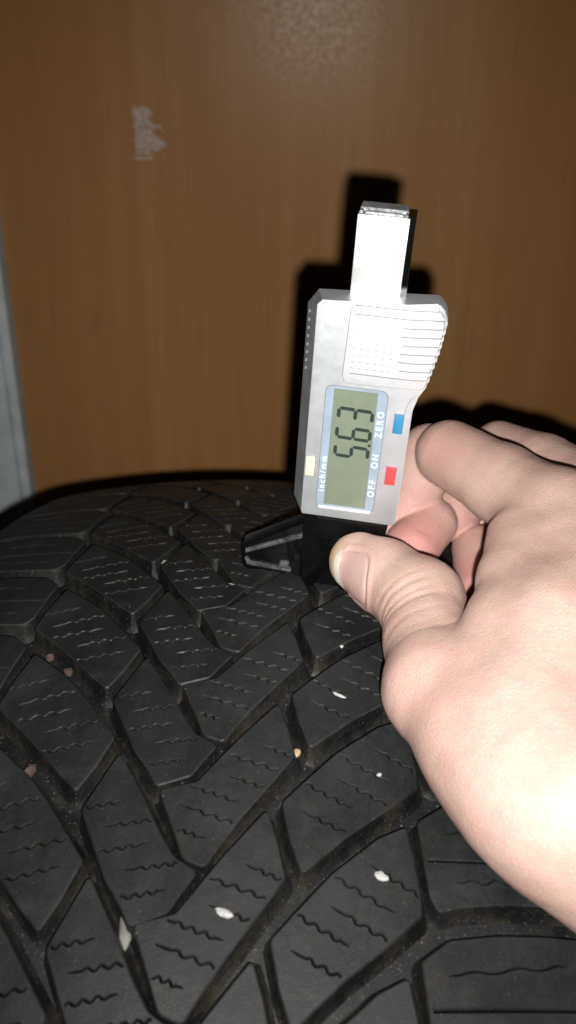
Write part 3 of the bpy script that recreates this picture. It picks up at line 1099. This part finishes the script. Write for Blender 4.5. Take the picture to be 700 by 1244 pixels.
allj = np.array([list(p) + [r] for L in CH.values() for p, r in L])
lo = (allj[:, :3] - allj[:, 3:]).min(0) - 3
hi = (allj[:, :3] + allj[:, 3:]).max(0) + 3
V, Q = surface_nets(lo, hi, 1.25)
me = bpy.data.meshes.new('hand')
me.from_pydata([tuple(v * MM) for v in V], [], [tuple(q) for q in Q])
hand = link('hand', me, None, (M['skin'],))
sub = hand.modifiers.new('sub', 'SUBSURF')
sub.levels = sub.render_levels = 1
me2 = bpy.data.meshes.new_from_object(hand.evaluated_get(bpy.context.evaluated_depsgraph_get()))
hand.modifiers.clear()
hand.data = me2
me2.name = 'hand'
NV = len(me2.vertices)
P = np.empty(NV * 3, F4)
me2.vertices.foreach_get('co', P)
P = P.reshape(-1, 3) / F4(MM)
for _ in range(2):
    P = P - grad(P) * hand_sdf(P)[:, None]
N = grad(P)
disp = np.zeros(NV, F4)
# skin folds over the joints
for a, b, depth, wid in [
    ((29.486, -21.960, 673.774), (16.592, -25.475, 663.048), 0.37, 0.75),
    ((30.651, -24.553, 673.244), (17.479, -28.442, 661.838), 0.29, 0.60),
    ((31.794, -27.231, 672.561), (18.141, -31.488, 660.482), 0.34, 0.70),
    ((27.931, -20.504, 674.307), (16.019, -21.871, 663.351), 0.20, 0.60),
    ((33.982, -32.137, 672.006), (18.127, -36.206, 660.220), 0.17, 0.80),
    ((37.389, -40.345, 673.768), (20.423, -45.285, 660.388), 0.17, 1.20),
    ((35.469, 17.170, 682.607), (39.617, 10.513, 678.932), 0.11, 0.40),
    ((37.194, 16.510, 683.514), (42.061, 8.187, 678.909), 0.11, 0.40),
    ((39.399, 15.387, 683.597), (44.455, 5.981, 679.104), 0.11, 0.40),
    ((41.394, 13.146, 683.717), (46.326, 4.229, 680.105), 0.10, 0.40),
    ((28.552, 13.608, 663.665), (37.473, 11.243, 659.575), 0.10, 0.50),
    ((29.963, 15.036, 666.270), (39.729, 14.743, 661.810), 0.10, 0.50),
]:
    a = np.array(a, F4); b = np.array(b, F4)
    ab = b - a
    L = np.linalg.norm(ab)
    t = ((P - a) @ ab) / (L * L)
    r = P - a - t[:, None] * ab
    side = np.cross(N, ab / L)
    dn = np.abs((r * side).sum(1) / (np.linalg.norm(side, axis=1) + 1e-6))
    bow = dn + .8 * np.sin(t * 7 + wid * 30) * .3
    far = np.linalg.norm(r, axis=1)
    fade = np.clip((t + .05) / .2, 0, 1) * np.clip((1.05 - t) / .2, 0, 1) * np.clip((9 - far) / 3, 0, 1)
    disp -= depth * np.exp(-(bow / wid) ** 2) * fade
# soft unevenness of flesh over bone
disp += .10 * np.sin(P[:, 0] * .31 + P[:, 2] * .17) * np.sin(P[:, 1] * .27 + 1.0) + .05 * np.sin(P[:, 0] * .73 + P[:, 1] * .5) * np.sin(P[:, 2] * .8)
# seat of the nail
nc = np.array((15.913, -3.003, 664.384), F4); nax = np.array((-0.784, 0.577, -0.229), F4); nn = np.array((-0.273, -0.935, 0.228), F4)
nn = nn - nax * (nn @ nax); nn /= np.linalg.norm(nn)
nb = np.cross(nn, nax)
ql = (P - nc) @ nax; qn = (P - nc) @ nn; qb = np.arctan2((P - nc) @ nb, qn) * 9
NLEN, NWID = 6.4, 7.4
rr = (np.abs(ql / NLEN) ** 2.6 + np.abs(qb / NWID) ** 2.6) ** (1 / 2.6)
near = (np.linalg.norm(P - nc, axis=1) < 17) & (qn > 0)
disp += np.where(near, .35 * np.exp(-((rr - 1.13) / .10) ** 2) * (ql < 3.5), 0) - np.where(near, .30 * np.clip((1.06 - rr) / .12, 0, 1), 0)
P = P + N * disp[:, None]
me2.vertices.foreach_set('co', (P * F4(MM)).ravel())
for p in me2.polygons: p.use_smooth = True
fl_at = me2.attributes.new('flush', 'FLOAT', 'POINT')
pa_at = me2.attributes.new('pale', 'FLOAT', 'POINT')
flush = np.zeros(NV, F4)
for c, r, w in [
    ((30.244, 11.065, 663.236), 15.0, 0.90),
    ((50.373, 6.609, 655.598), 14.0, 0.80),
    ((47.932, 29.280, 659.321), 14.0, 0.45),
    ((37.621, 18.509, 691.257), 9.0, 0.35),
    ((13.552, -9.388, 665.194), 7.0, 0.30),
    ((26.939, -60.518, 666.041), 10.0, 0.20),
]:
    flush = np.maximum(flush, w * np.exp(-(np.linalg.norm(P - np.array(c, F4), axis=1) / r) ** 2))
fl_at.data.foreach_set('value', np.clip(flush, 0, 1))
tipd = (P - np.array(CH['THUMB'][0][0], F4))
pale = np.clip(((tipd @ nax) + 1.5) / 5, 0, 1) * np.exp(-(np.linalg.norm(tipd, axis=1) / 12) ** 4)
pa_at.data.foreach_set('value', np.clip(pale * .65, 0, 1).astype(F4))
me2.update()
tag(hand, 'pale bare right hand pinching the gauge between thumb and curled fingers', 'hand')

# thumb nail: a curved plate seated on the thumb, its white edge at the tip
GN = 18
bm = bmesh.new()
grid = {}
for i in range(GN + 1):
    for j in range(GN + 1):
        a = -1 + 2 * i / GN; b = -1 + 2 * j / GN
        # square to rounded outline
        k = max(abs(a), abs(b)) / ((abs(a) ** 3.2 + abs(b) ** 3.2) ** (1 / 3.2) + 1e-9) if (a or b) else 1
        l, w = a * k * NLEN, b * k * NWID
        dr = (nn * math.cos(w / 9) + nb * math.sin(w / 9)).astype(F4)
        p = (nc + nax * l + dr * 9).astype(F4)
        for _ in range(30):
            p = p - dr * F4(.8) * chain_sdf(p[None], CH['THUMB'], 3)[0]
        lift = .06 - .50 * max(0, max(abs(a), abs(b)) - .86) / .14 * (0 if a > .5 else 1) + (.5 * max(0, a - .5) if a > .5 else 0)
        p = p + dr * F4(lift)
        grid[i, j] = bm.verts.new(Vector(p) * MM)
for i in range(GN):
    for j in range(GN):
        f = bm.faces.new([grid[i, j], grid[i + 1, j], grid[i + 1, j + 1], grid[i, j + 1]])
        f.material_index = 1 if i >= GN - 3 else 0
ext = bmesh.ops.solidify(bm, geom=list(bm.faces), thickness=.35 * MM)
nail = from_bm('thumbnail', bm, hand, (M['nail'], M['nail_edge']), 50)
